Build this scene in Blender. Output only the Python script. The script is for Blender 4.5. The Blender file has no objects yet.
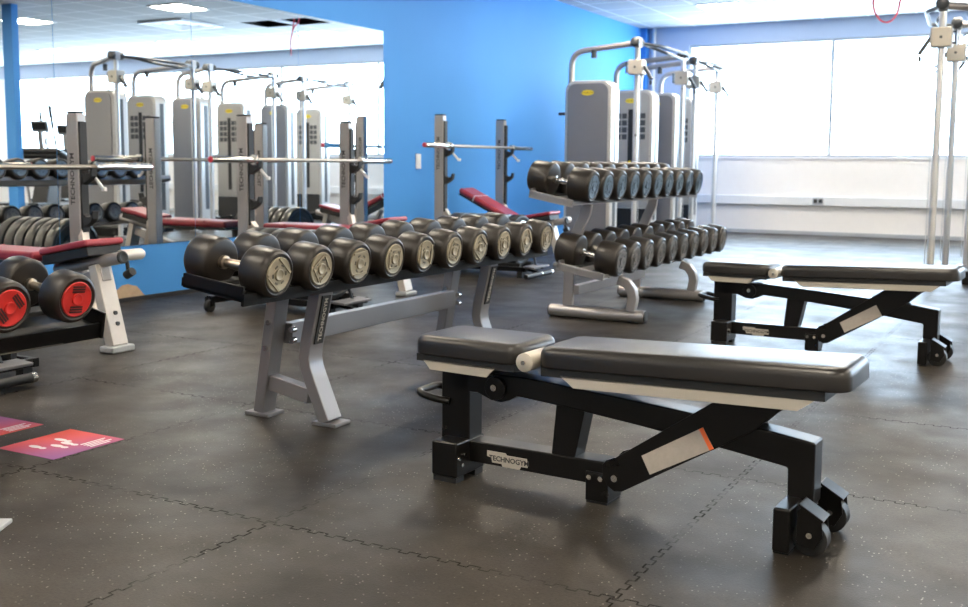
import bpy, bmesh, math, random
from mathutils import Vector, Matrix, Euler
random.seed(7)
PI = math.pi
V = Vector
S = bpy.context.scene
COL = S.collection

# ------------------------------------------------------------------ camera
YAW, PITCH, ROLL = math.radians(28.84), math.radians(6.0), math.radians(.415)
cd = bpy.data.cameras.new('camera')
cam = bpy.data.objects.new('camera', cd); COL.objects.link(cam)
fw = V((-math.sin(YAW)*math.cos(PITCH), math.cos(YAW)*math.cos(PITCH), -math.sin(PITCH)))
r0 = V((math.cos(YAW), math.sin(YAW), 0)); u0 = r0.cross(fw)
rt = r0*math.cos(ROLL) + u0*math.sin(ROLL); up = u0*math.cos(ROLL) - r0*math.sin(ROLL)
M = Matrix((rt, up, -fw)).transposed().to_4x4(); M.translation = (0, 0, .98)
cam.matrix_world = M
cd.sensor_width = 36; cd.sensor_fit = 'HORIZONTAL'; cd.lens = 1044/968*36
cd.shift_y = -30/968
cd.clip_start = .05; cd.clip_end = 100
cd.dof.use_dof = True; cd.dof.focus_distance = 3.25; cd.dof.aperture_fstop = 5.0
S.camera = cam

# ------------------------------------------------------------------ world, light, exposure
S.view_settings.view_transform = 'Standard'; S.view_settings.look = 'None'
S.view_settings.gamma = 1; S.view_settings.use_curve_mapping = False
S.view_settings.exposure = 0.82
S.cycles.max_bounces = 8; S.cycles.diffuse_bounces = 5; S.cycles.glossy_bounces = 5
S.cycles.transparent_max_bounces = 8
S.cycles.caustics_reflective = False; S.cycles.caustics_refractive = False
S.cycles.sample_clamp_indirect = 6
S.cycles.use_denoising = True
WORLD_STRENGTH = 14.0
PANEL_STRENGTH = 40.0
w = bpy.data.worlds.new('sky'); S.world = w; w.use_nodes = True
bg = w.node_tree.nodes['Background']
bg.inputs[0].default_value = (.62, .80, 1, 1); bg.inputs[1].default_value = WORLD_STRENGTH
pl = bpy.data.lights.new('window_daylight', 'AREA'); pl.shape = 'RECTANGLE'; pl.size = 14.2; pl.size_y = 1.62
pl.cycles.is_portal = True
po = bpy.data.objects.new('window_daylight', pl); COL.objects.link(po)
po.location = (2.11, 15.5, 1.93); po.rotation_euler = (-PI/2, 0, 0)

# room numbers
XL, YF, ZC, XR, YB = -5.70, 15.35, 3.03, 9.6, -3.5
CX0, CY0, CS = -4.27, 10.2, .61          # ceiling grid origin and module

# ------------------------------------------------------------------ materials
def nt(name):
    m = bpy.data.materials.new(name); m.use_nodes = True
    return m, m.node_tree, m.node_tree.nodes['Principled BSDF']
def N(t, kind, **kw):
    n = t.nodes.new(kind)
    for k, v in kw.items(): setattr(n, k, v)
    return n
def math_(t, op, a, b=None, c=None):
    n = t.nodes.new('ShaderNodeMath'); n.operation = op
    for i, v in enumerate((a, b, c)):
        if v is None: continue
        if isinstance(v, (int, float)): n.inputs[i].default_value = v
        else: t.links.new(v, n.inputs[i])
    return n.outputs[0]
def mixc(t, f, a, b):
    n = t.nodes.new('ShaderNodeMix'); n.data_type = 'RGBA'
    for s, v in ((n.inputs['Factor'], f), (n.inputs[6], a), (n.inputs[7], b)):
        if isinstance(v, (int, float)): s.default_value = v
        elif isinstance(v, tuple): s.default_value = (*v[:3], 1)
        else: t.links.new(v, s)
    return n.outputs[2]
def ramp(t, f, lo, hi):
    n = t.nodes.new('ShaderNodeMapRange'); n.interpolation_type = 'SMOOTHSTEP'
    t.links.new(f, n.inputs[0]); n.inputs[1].default_value = lo; n.inputs[2].default_value = hi
    return n.outputs[0]
def noise(t, co, scale, detail=3, rough=.55):
    n = t.nodes.new('ShaderNodeTexNoise'); n.inputs['Scale'].default_value = scale
    n.inputs['Detail'].default_value = detail; n.inputs['Roughness'].default_value = rough
    t.links.new(co, n.inputs['Vector']); return n.outputs['Fac']
def srgb(r, g, b):
    f = lambda c: c/12.92 if c <= .04045 else ((c+.055)/1.055)**2.4
    return (f(r/255), f(g/255), f(b/255))
def mat(name, c, rough=.5, metal=0, var=.12, scale=9, bump=0, bscale=200, spec=.5, coat=0):
    m, t, p = nt(name)
    co = N(t, 'ShaderNodeTexCoord').outputs['Object']
    f = noise(t, co, scale)
    a = tuple(x*(1-var) for x in c); b = tuple(min(1, x*(1+var)) for x in c)
    t.links.new(mixc(t, f, a, b), p.inputs['Base Color'])
    t.links.new(math_(t, 'MULTIPLY_ADD', f, .12, rough-.06), p.inputs['Roughness'])
    p.inputs['Metallic'].default_value = metal
    p.inputs['Specular IOR Level'].default_value = spec
    p.inputs['Coat Weight'].default_value = coat
    if bump:
        bn = N(t, 'ShaderNodeBump'); bn.inputs['Strength'].default_value = bump; bn.inputs['Distance'].default_value = .002
        t.links.new(noise(t, co, bscale), bn.inputs['Height']); t.links.new(bn.outputs[0], p.inputs['Normal'])
    return m
def emit(name, c, s):
    m, t, p = nt(name)
    p.inputs['Base Color'].default_value = (.8, .8, .8, 1)
    p.inputs['Emission Color'].default_value = (*c, 1); p.inputs['Emission Strength'].default_value = s
    return m

def floor_mat():
    m, t, p = nt('rubber_floor_tiles')
    co = N(t, 'ShaderNodeTexCoord').outputs['Object']
    sp = N(t, 'ShaderNodeSeparateXYZ'); t.links.new(co, sp.inputs[0]); X, Y = sp.outputs[0], sp.outputs[1]
    def seam(a, b, o, s):
        q = math_(t, 'DIVIDE', math_(t, 'SUBTRACT', a, o), s)
        fr = math_(t, 'SUBTRACT', math_(t, 'FRACT', math_(t, 'ADD', q, .5)), .5)
        d = math_(t, 'MULTIPLY', fr, s)
        sn = math_(t, 'SINE', math_(t, 'MULTIPLY', b, 2*PI/.058))
        sq = math_(t, 'MULTIPLY', math_(t, 'SIGN', math_(t, 'ADD', sn, .15)), .0075)
        line = math_(t, 'LESS_THAN', math_(t, 'ABSOLUTE', math_(t, 'SUBTRACT', d, sq)), .0028)
        side = math_(t, 'MULTIPLY', math_(t, 'LESS_THAN', math_(t, 'ABSOLUTE', d), .0085),
                     math_(t, 'LESS_THAN', math_(t, 'ABSOLUTE', math_(t, 'ADD', sn, .15)), .2))
        return math_(t, 'MAXIMUM', line, side), math_(t, 'FLOOR', q)
    s1, i1 = seam(X, Y, -.838, 1.005)
    s2, i2 = seam(Y, X, 2.145, 1.05)
    sm = math_(t, 'MAXIMUM', s1, s2)
    sm = math_(t, 'MULTIPLY', sm, math_(t, 'MULTIPLY', ramp(t, noise(t, co, 3.1, 4, .65), .30, .60), .95))
    wn = N(t, 'ShaderNodeTexWhiteNoise', noise_dimensions='2D')
    cb = N(t, 'ShaderNodeCombineXYZ'); t.links.new(i1, cb.inputs[0]); t.links.new(i2, cb.inputs[1]); t.links.new(cb.outputs[0], wn.inputs['Vector'])
    base = mixc(t, ramp(t, noise(t, co, 1.25, 6, .62), .36, .64), (.015, .0127, .0098), (.050, .0420, .0325))
    base = mixc(t, ramp(t, noise(t, co, 110, 3, .7), .40, .75), base, (.023, .0185, .015))
    tone = math_(t, 'MULTIPLY_ADD', wn.outputs['Value'], .3, .85)
    mm = N(t, 'ShaderNodeVectorMath', operation='SCALE'); t.links.new(base, mm.inputs[0]); t.links.new(tone, mm.inputs['Scale'])
    vo = N(t, 'ShaderNodeTexVoronoi'); vo.inputs['Scale'].default_value = 85; t.links.new(co, vo.inputs['Vector'])
    vs = N(t, 'ShaderNodeSeparateColor'); t.links.new(vo.outputs['Color'], vs.inputs[0])
    fl = math_(t, 'MULTIPLY', math_(t, 'LESS_THAN', vo.outputs['Distance'], .20), math_(t, 'GREATER_THAN', vs.outputs[0], .76))
    fl = math_(t, 'MULTIPLY', fl, ramp(t, noise(t, co, 1.9), .30, .6))
    c = mixc(t, math_(t, 'MULTIPLY', fl, .75), mm.outputs[0], (.34, .31, .27))
    c = mixc(t, math_(t, 'MULTIPLY', sm, .85), c, (.008, .007, .006))
    t.links.new(c, p.inputs['Base Color'])
    t.links.new(math_(t, 'MULTIPLY_ADD', noise(t, co, 3.5, 4), .40, .26), p.inputs['Roughness'])
    t.links.new(math_(t, 'MULTIPLY', math_(t, 'SUBTRACT', 1.0, sm), math_(t, 'MULTIPLY_ADD', noise(t, co, 1.7, 4), .24, .12)), p.inputs['Specular IOR Level'])
    bn = N(t, 'ShaderNodeBump'); bn.inputs['Strength'].default_value = .35; bn.inputs['Distance'].default_value = .003
    t.links.new(math_(t, 'SUBTRACT', math_(t, 'MULTIPLY', noise(t, co, 160, 2), .5), sm), bn.inputs['Height'])
    t.links.new(bn.outputs[0], p.inputs['Normal'])
    return m
def ceiling_mat():
    m, t, p = nt('ceiling_tiles')
    co = N(t, 'ShaderNodeTexCoord').outputs['Object']
    sp = N(t, 'ShaderNodeSeparateXYZ'); t.links.new(co, sp.inputs[0])
    def ln(a, o):
        fr = math_(t, 'SUBTRACT', math_(t, 'FRACT', math_(t, 'ADD', math_(t, 'DIVIDE', math_(t, 'SUBTRACT', a, o), CS), .5)), .5)
        return math_(t, 'LESS_THAN', math_(t, 'ABSOLUTE', fr), .024)
    g = math_(t, 'MAXIMUM', ln(sp.outputs[0], CX0), ln(sp.outputs[1], CY0))
    c = mixc(t, noise(t, co, 60), (.40, .405, .41), (.48, .485, .49))
    t.links.new(mixc(t, g, c, (.74, .74, .74)), p.inputs['Base Color'])
    p.inputs['Roughness'].default_value = .85
    return m
def blue_wall_mat():
    m, t, p = nt('blue_paint')
    co = N(t, 'ShaderNodeTexCoord').outputs['Object']
    t.links.new(mixc(t, noise(t, co, 1.5), (.068, .285, .70), (.075, .31, .74)), p.inputs['Base Color'])
    p.inputs['Roughness'].default_value = .6; p.inputs['Specular IOR Level'].default_value = .2
    return m
def glass_mat():
    m, t, p = nt('window_glass'); t.nodes.remove(p)
    tr = N(t, 'ShaderNodeBsdfTransparent'); gl = N(t, 'ShaderNodeBsdfGlossy'); gl.inputs['Roughness'].default_value = .02
    tr.inputs[0].default_value = (.97, .98, .98, 1)
    mx = N(t, 'ShaderNodeMixShader'); mx.inputs[0].default_value = .05
    t.links.new(tr.outputs[0], mx.inputs[1]); t.links.new(gl.outputs[0], mx.inputs[2])
    t.links.new(mx.outputs[0], t.nodes['Material Output'].inputs[0])
    return m
def mirror_mat():
    m, t, p = nt('mirror_silver')
    p.inputs['Base Color'].default_value = (.93, .95, .94, 1); p.inputs['Metallic'].default_value = 1; p.inputs['Roughness'].default_value = .005
    return m
def decal_mat(name, flip):
    m, t, p = nt(name)
    co = N(t, 'ShaderNodeTexCoord').outputs['Object']
    sp = N(t, 'ShaderNodeSeparateXYZ'); t.links.new(co, sp.inputs[0])
    f = math_(t, 'ADD', math_(t, 'MULTIPLY', sp.outputs[0], 1.9*flip), math_(t, 'MULTIPLY', sp.outputs[1], -1.1*flip))
    f = ramp(t, f, -.42, .42)
    t.links.new(mixc(t, f, srgb(232, 84, 62), srgb(136, 84, 140)), p.inputs['Base Color'])
    p.inputs['Roughness'].default_value = .55
    return m
FLOOR = floor_mat(); CEIL = ceiling_mat(); BLUE = blue_wall_mat(); GLASS = glass_mat(); MIRROR = mirror_mat()
WHITEWALL = mat('white_wall_paint', (.88, .84, .80), .6, var=.03)
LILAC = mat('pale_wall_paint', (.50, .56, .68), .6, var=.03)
WHITE = mat('white_plastic', (.8, .8, .8), .4, var=.03)
SKIRT = mat('dark_skirting', (.025, .024, .025), .5)
FRAME_GREY = mat('window_frame_grey', (.42, .44, .46), .4, var=.05)
RUBBER = mat('black_rubber', (.018, .0140, .0108), .40, var=.15, scale=14, bump=.06, bscale=260)
RUBBER_EDGE = mat('black_rubber_lip', (.012, .0115, .011), .5)
CAP_TAN = mat('tan_end_badge', (.33, .285, .20), .45, metal=.25, var=.15, scale=40)
CAP_DARK = mat('dark_badge_relief', (.10, .085, .06), .5, var=.2)
CAP_BLUE = mat('blue_grey_end_badge', (.14, .20, .27), .4, metal=.3, var=.15, scale=40)
CAP_BLUE_D = mat('dark_blue_badge_relief', (.035, .05, .07), .45)
CAP_GREY = mat('grey_end_badge', (.20, .19, .18), .4, metal=.4, var=.15, scale=40)
CAP_RED = mat('red_end_badge', (.62, .035, .03), .35, var=.1, scale=40)
CAP_RED_D = mat('dark_red_badge_print', (.06, .02, .02), .5)
CHROME = mat('chrome', (.75, .72, .66), .2, metal=1, var=.06, scale=30)
HANDLE = mat('knurled_steel', (.44, .38, .31), .38, metal=1, var=.15, scale=60, bump=.2, bscale=500)
SILVER = mat('silver_grey_paint', (.40, .38, .37), .38, metal=.55, var=.07, scale=5)
RACKSILVER = mat('grey_rack_paint', (.22, .215, .225), .36, metal=.45, var=.08, scale=5)
WHITEMETAL = mat('pale_worn_paint', (.62, .57, .52), .4, metal=.2, var=.1, scale=12)
BLACKPAINT = mat('black_gloss_paint', (.0045, .0040, .0036), .3, var=.1, spec=.32)
BLACKMATT = mat('black_matt', (.012, .012, .012), .55)
VINYL = mat('black_vinyl', (.013, .011, .0095), .36, var=.1, scale=6, bump=.05, bscale=350)
REDVINYL = mat('burgundy_vinyl', (.30, .030, .045), .38, var=.1, scale=6)
STRIP = mat('pale_beige_trim', (.50, .46, .39), .4, metal=.2, var=.06)
LABEL = mat('grey_instruction_label', (.42, .38, .33), .55, var=.15, scale=55)
ORANGE = mat('orange_label_edge', (.85, .16, .04), .5)
INK = mat('dark_ink', (.03, .03, .032), .5)
TOWERGREY = mat('tower_grey_panel', (.225, .225, .245), .38, metal=.2, var=.04)
TOWERPALE = mat('tower_pale_shroud', (.56, .55, .53), .3, metal=.3, var=.04)
TOWERFRONT = mat('tower_front_panel', (.40, .385, .36), .4, metal=.15, var=.05)
YELLOW = mat('yellow_badge', (.80, .60, .03), .45)
PALEPOST = mat('pale_post_metal', (.70, .70, .69), .3, metal=.5, var=.04)
SLATE = mat('slate_plate', (.05, .055, .06), .4)
PLATESHINE = mat('worn_plate_rim', (.05, .047, .042), .3, var=.2, scale=20)
REDCABLE = mat('red_cable', (.72, .06, .09), .45)
PLASTER = mat('bare_plaster', (.52, .38, .25), .8, var=.25, scale=20)
PANEL = emit('light_panel', (1, .885, .72), PANEL_STRENGTH)
SCREEN = mat('console_grey', (.25, .27, .29), .3)
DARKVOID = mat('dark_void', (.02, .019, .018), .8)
DECAL_A = decal_mat('sticker_orange_to_purple', 1); DECAL_B = decal_mat('sticker_purple_to_orange', -1)

# ------------------------------------------------------------------ mesh helpers
class MB:
    def __init__(s): s.b = bmesh.new()
    def box(s, c, d, rot=None):
        r = bmesh.ops.create_cube(s.b, size=1)['verts']
        m = Matrix.Translation(V(c)) @ (rot.to_matrix().to_4x4() if rot else Matrix()) @ Matrix.Diagonal((*d, 1))
        bmesh.ops.transform(s.b, matrix=m, verts=r); return s
    def span(s, a, b):
        return s.box([(a[i]+b[i])/2 for i in range(3)], [abs(b[i]-a[i]) for i in range(3)])
    def bar(s, p, q, wid, hei, side=(0, 1, 0)):
        p, q = V(p), V(q); d = (q-p); L = d.length; d.normalize()
        a = V(side); a = (a - d*a.dot(d)).normalized(); c = d.cross(a)
        m = Matrix((d, a, c)).transposed().to_4x4(); m.translation = (p+q)/2
        r = bmesh.ops.create_cube(s.b, size=1)['verts']
        bmesh.ops.transform(s.b, matrix=m @ Matrix.Diagonal((L, wid, hei, 1)), verts=r); return s
    def lathe(s, p, d, prof, seg=28):
        p, d = V(p), V(d).normalized(); a = d.orthogonal().normalized(); c = d.cross(a); rings = []
        for t, r in prof:
            if r < 1e-6: rings.append([s.b.verts.new(p+d*t)])
            else: rings.append([s.b.verts.new(p+d*t+(a*math.cos(2*PI*k/seg)+c*math.sin(2*PI*k/seg))*r) for k in range(seg)])
        for A, B in zip(rings, rings[1:]):
            for k in range(seg):
                l = (k+1) % seg
                if len(A) == 1 and len(B) == 1: continue
                if len(A) == 1: f = (A[0], B[l], B[k])
                elif len(B) == 1: f = (A[k], A[l], B[0])
                else: f = (A[k], A[l], B[l], B[k])
                s.b.faces.new(f)
        for R, fl in ((rings[0], 1), (rings[-1], 0)):
            if len(R) > 2: s.b.faces.new(R[::-1] if fl else R)
        return s
    def cyl(s, p, q, r, r2=None, seg=20):
        p, q = V(p), V(q); return s.lathe(p, q-p, [(0, r), ((q-p).length, r if r2 is None else r2)], seg)
    def tube(s, pts, r, seg=12, closed=False):
        pts = [V(p) for p in pts]; n = len(pts); rings = []; a = None
        for i, p in enumerate(pts):
            if closed: d = (pts[(i+1) % n]-pts[i-1]).normalized()
            else: d = (pts[min(i+1, n-1)]-pts[max(i-1, 0)]).normalized()
            a = d.orthogonal().normalized() if a is None else (a-d*a.dot(d)).normalized()
            c = d.cross(a)
            rings.append([s.b.verts.new(p+(a*math.cos(2*PI*k/seg)+c*math.sin(2*PI*k/seg))*r) for k in range(seg)])
        pr = list(zip(rings, rings[1:])) + ([(rings[-1], rings[0])] if closed else [])
        for A, B in pr:
            for k in range(seg):
                l = (k+1) % seg; s.b.faces.new((A[k], A[l], B[l], B[k]))
        if not closed: s.b.faces.new(rings[0][::-1]); s.b.faces.new(rings[-1])
        return s
    def prism(s, poly, a, b, axis='y'):
        """outline in the plane across the axis, swept from a to b"""
        f = {'y': lambda u, v, t: (u, t, v), 'x': lambda u, v, t: (t, u, v), 'z': lambda u, v, t: (u, v, t)}[axis]
        A = [s.b.verts.new(f(u, v, a)) for u, v in poly]; B = [s.b.verts.new(f(u, v, b)) for u, v in poly]; n = len(poly)
        s.b.faces.new(A); s.b.faces.new(B[::-1])
        for k in range(n): l = (k+1) % n; s.b.faces.new((A[l], A[k], B[k], B[l]))
        return s
    def strip(s, path, wid, hei, y0=0):
        """rectangular section swept along a path in the xz plane"""
        P = [V((x, 0, z)) for x, z in path]; L, R = [], []
        for i, p in enumerate(P):
            d = (P[min(i+1, len(P)-1)]-P[max(i-1, 0)]).normalized(); nrm = V((-d.z, 0, d.x))
            L.append((p+nrm*hei/2)); R.append((p-nrm*hei/2))
        poly = [(q.x, q.z) for q in L] + [(q.x, q.z) for q in R[::-1]]
        return s.prism(poly, y0-wid/2, y0+wid/2)
    def xf(s, m): bmesh.ops.transform(s.b, matrix=m, verts=s.b.verts[:]); return s

def fillet(pts, r, n=6):
    pts = [V(p) for p in pts]; out = [pts[0]]
    for a, b, c in zip(pts, pts[1:], pts[2:]):
        u, v = (a-b), (c-b); k = min(r, u.length*.49, v.length*.49)
        p, q = b+u.normalized()*k, b+v.normalized()*k
        for i in range(n+1):
            t = i/n; out.append(p*(1-t)**2 + b*2*t*(1-t) + q*t*t)
    return out+[pts[-1]]

def obj(name, mb, m, parent=None, bevel=0, seg=2, loc=None):
    me = bpy.data.meshes.new(name); bm = mb.b
    bmesh.ops.recalc_face_normals(bm, faces=bm.faces[:]); bm.to_mesh(me); bm.free()
    me.materials.append(m)
    for p in me.polygons: p.use_smooth = True
    me.set_sharp_from_angle(angle=math.radians(38))
    o = bpy.data.objects.new(name, me); COL.objects.link(o)
    if parent: o.parent = parent
    if loc: o.location = loc
    if bevel:
        b = o.modifiers.new('bevel', 'BEVEL'); b.width = bevel; b.segments = seg; b.limit_method = 'ANGLE'
        b.angle_limit = math.radians(40); b.harden_normals = True
    return o
def tag(o, label, cat, group=None, kind=None):
    o['label'] = label; o['category'] = cat
    if group: o['group'] = group
    if kind: o['kind'] = kind
    return o
def thing(name, label, cat, loc=(0, 0, 0), rot=(0, 0, 0), group=None):
    o = bpy.data.objects.new(name, None); COL.objects.link(o); o.empty_display_size = .1
    o.location = loc; o.rotation_euler = rot
    return tag(o, label, cat, group)
def struct(name, mb, m, parent=None, bevel=0):
    o = obj(name, mb, m, parent, bevel); o['kind'] = 'structure'; return o
def dup(root, loc, rot=None, label=None, group=None):
    r = root.copy(); COL.objects.link(r); r.location = loc
    if rot is not None: r.rotation_euler = rot
    if label: r['label'] = label
    if group: r['group'] = group
    for ch in list(root.children):
        c = ch.copy(); COL.objects.link(c); c.parent = r
        for g in list(ch.children):
            d = g.copy(); COL.objects.link(d); d.parent = c
    return r
def writing(name, s, size, m, parent, mtx, depth=.0008, bold=0):
    cu = bpy.data.curves.new(name, 'FONT'); cu.body = s; cu.size = size; cu.align_x = 'CENTER'; cu.align_y = 'CENTER'
    cu.extrude = depth; cu.offset = bold; cu.resolution_u = 2
    t = bpy.data.objects.new(name+'_curve', cu); COL.objects.link(t)
    bpy.context.view_layer.update()
    me = bpy.data.meshes.new_from_object(t.evaluated_get(bpy.context.evaluated_depsgraph_get()))
    bpy.data.objects.remove(t); bpy.data.curves.remove(cu)
    me.transform(mtx); me.materials.clear(); me.materials.append(m); me.name = name
    o = bpy.data.objects.new(name, me); COL.objects.link(o); o.parent = parent
    return o
def frame3(origin, x, y):
    x, y = V(x).normalized(), V(y).normalized(); z = x.cross(y)
    m = Matrix((x, y, z)).transposed().to_4x4(); m.translation = V(origin); return m
ORD = ['first', 'second', 'third', 'fourth', 'fifth', 'sixth', 'seventh', 'eighth', 'ninth', 'tenth']

# ------------------------------------------------------------------ the room
struct('floor', MB().span((XL-.15, YB-.15, -.1), (XR+.15, YF+.3, 0)), FLOOR)
holes = {(5, 3), (4, 3)}           # two lifted ceiling tiles
mb = MB(); i0, i1, j0, j1 = -3, 23, -23, 9
xs = [XL] + [CX0+CS*i for i in range(-2, 23)] + [XR]; ys = [YB] + [CY0+CS*j for j in range(-22, 9)] + [YF]
for i in range(len(xs)-1):
    for j in range(len(ys)-1):
        xa, xb, ya, yb = xs[i], xs[i+1], ys[j], ys[j+1]
        ci, cj = round((xa-CX0)/CS), round((ya-CY0)/CS)
        if (ci, cj) in holes: continue
        vs = [mb.b.verts.new((x, y, ZC)) for x, y in ((xa, ya), (xa, yb), (xb, yb), (xb, ya))]
        mb.b.faces.new(vs)
bmesh.ops.remove_doubles(mb.b, verts=mb.b.verts[:], dist=1e-4)
struct('ceiling', mb, CEIL)
hx0, hx1 = CX0+CS*4, CX0+CS*6; hy0, hy1 = CY0+CS*3, CY0+CS*4
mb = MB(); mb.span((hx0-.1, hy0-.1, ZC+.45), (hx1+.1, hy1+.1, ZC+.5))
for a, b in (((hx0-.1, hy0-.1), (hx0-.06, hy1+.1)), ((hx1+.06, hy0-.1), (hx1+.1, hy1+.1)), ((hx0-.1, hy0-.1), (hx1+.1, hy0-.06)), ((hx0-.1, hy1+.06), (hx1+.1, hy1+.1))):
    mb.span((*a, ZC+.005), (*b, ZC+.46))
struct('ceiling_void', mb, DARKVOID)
mb = MB().span((CX0+CS*5-.012, hy0, ZC-.004), (CX0+CS*5+.012, hy1, ZC+.03))
struct('trim_1', mb, WHITE)
struct('wall_left', MB().span((XL-.15, YB-.15, 0), (XL, YF+.3, ZC+.03)), BLUE)
struct('wall_right', MB().span((XR, YB-.15, 0), (XR+.15, YF+.3, ZC+.03)), WHITEWALL)
struct('wall_back', MB().span((XL, YB-.15, 0), (XR, YB, ZC+.03)), WHITEWALL)
WX0, WX1, WZ0, WZ1 = -4.98, 9.2, 1.11, 2.76
PANES = [-4.98, -2.91, -.77, 1.40, 3.57, 5.74, 7.91, 9.2]
mb = MB().span((XL, YF, 0), (XR, YF+.3, WZ0)).span((WX1, YF, WZ0), (XR, YF+.3, WZ1))
struct('wall_far', mb, WHITEWALL)
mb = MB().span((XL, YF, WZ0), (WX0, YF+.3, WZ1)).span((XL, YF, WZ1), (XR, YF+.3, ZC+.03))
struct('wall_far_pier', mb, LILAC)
struct('trim_2', MB().span((XL, YF-.14, 0), (XL+.09, YF, ZC)), BLUE)
struct('trim_3', MB().cyl((-5.52, YF-.05, 0), (-5.52, YF-.05, ZC), .03), WHITE)
struct('baseboard_left', MB().span((XL, YB, 0), (XL+.018, YF, .028)), SKIRT)
struct('baseboard_far', MB().span((XL, YF-.015, 0), (XR, YF, .05)), FRAME_GREY)
struct('column', MB().span((.84, 9.26, 0), (1.03, 9.36, ZC)), BLUE)
for n in range(7):
    a, b = PANES[n], PANES[n+1]
    mb = MB()
    for p, q in (((a, WZ0), (b, WZ0+.035)), ((a, WZ1-.035), (b, WZ1)), ((a, WZ0+.035), (a+.024, WZ1-.035)), ((b-.024, WZ0+.035), (b, WZ1-.035))):
        mb.span((p[0], YF+.02, p[1]), (q[0], YF+.09, q[1]))
    wf = struct('window_%d' % (n+1), mb, FRAME_GREY)
    struct('window_pane', MB().span((a+.024, YF+.05, WZ0+.035), (b-.024, YF+.056, WZ1-.035)), GLASS, wf)
    struct('window_sill', MB().span((a, YF-.02, WZ0-.03), (b, YF+.02, WZ0)), WHITE, wf)
mb = MB().span((-4.9, YF-.06, .42), (9.3, YF, .55))
struct('trim_4', mb, WHITE, bevel=.008)
st = thing('wall_socket', 'grey double power socket on white trunking below the windows', 'socket', (-3.014, YF-.06, .487))
obj('face_plate', MB().span((-.075, -.012, -.045), (.075, 0, .045)), FRAME_GREY, st, .004)
for sx in (-.035, .035): obj('outlet', MB().span((sx-.025, -.018, -.028), (sx+.025, -.0121, .028)), BLACKMATT, st, .003)
st = thing('light_switch', 'white switch plate on the blue wall left of the third bench press', 'switch', (XL, 8.95, 1.0))
obj('face_plate', MB().span((0, -.045, -.075), (.012, .045, .075)), WHITE, st, .004)
obj('rocker', MB().span((.0121, -.015, -.025), (.017, .015, .025)), WHITE, st, .002)
poly = [(5.0, .028), (5.04, .07), (5.07, .09), (5.12, .118), (5.17, .123), (5.21, .11), (5.25, .10), (5.29, .06), (5.32, .028)]
struct('trim_5', MB().prism(poly, XL, XL+.0012, 'x'), PLASTER)
for k, (a, b) in enumerate(((3.37, 4.61), (4.61, 5.83), (5.83, 7.07), (7.07, 8.335))):
    o = obj('wall_mirror', MB().span((XL+.0005, a+.002, .39), (XL+.006, b-.002, 2.22)), MIRROR)
    tag(o, ['leftmost frameless mirror panel, behind the nearest bench press', 'frameless mirror panel second from the left on the blue wall',
            'frameless mirror panel third from the left on the blue wall', 'rightmost frameless mirror panel, ending at the bare blue wall'][k], 'mirror', 'mirror panels on the blue wall')

# ceiling lights
first = None
for i, ci in enumerate((0, 5, 10, 15, 20)):
    for j, cj in enumerate((5, 0, -5, -10, -15, -20)):
        cx, cy = CX0+CS*(ci+.5), CY0+CS*(cj+.5)
        lab = 'square ceiling light panel, row %d from the windows, column %d from the blue wall' % (j+1, i+1)
        if first is None:
            first = thing('ceiling_light', lab, 'ceiling light', (cx, cy, ZC), group='square ceiling light panels')
            mb = MB(); h = CS/2-.012
            for p, q in (((-h, -h), (h, -h+.03)), ((-h, h-.03), (h, h)), ((-h, -h+.03), (-h+.03, h-.03)), ((h-.03, -h+.03), (h, h-.03))): mb.span((*p, -.012), (*q, -.0005))
            obj('light_frame', mb, WHITE, first)
            obj('diffuser', MB().span((-h+.03, -h+.03, -.009), (h-.03, h-.03, -.001)), PANEL, first)
        else: dup(first, (cx, cy, ZC), label=lab)
ac = thing('ceiling_vent', 'square white ceiling air vent with open louvres near the machines', 'vent', (.27, 11.73, ZC))
mb = MB()
for k in range(3):
    a, b = .44-.13*k, .38-.13*k
    for p, q in (((-a, -a), (a, -b)), ((-a, b), (a, a)), ((-a, -b), (-b, b)), ((b, -b), (a, b))): mb.span((*p, -.03+.006*k), (*q, -.001))
obj('louvre_frame', mb, WHITE, ac)
obj('vent_back', MB().span((-.4, -.4, -.006), (.4, .4, -.002)), SLATE, ac)
pts = [(-1.12, 12.45, ZC+.42), (-1.12, 12.45, ZC+.1)]
cab = MB()
LD = V((.635, .772, 0)); LC = V((-1.72, 11.84, 2.70))
loop = [(-1.50, 12.25, ZC+.40), (-1.55, 12.12, 2.98)]
for k in range(17):
    a = PI*k/16; loop.append(LC + LD*.175*math.cos(a) - V((0, 0, .21*math.sin(a))))
loop += [(-1.80, 11.80, 2.86), (-1.70, 12.05, 2.98), (-1.62, 12.2, ZC+.40)]
o = obj('hanging_cable', MB().tube(fillet(loop, .08, 3), .010, 8), REDCABLE)
tag(o, 'red cable hanging in a loop from the opened ceiling tiles', 'cable')

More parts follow.
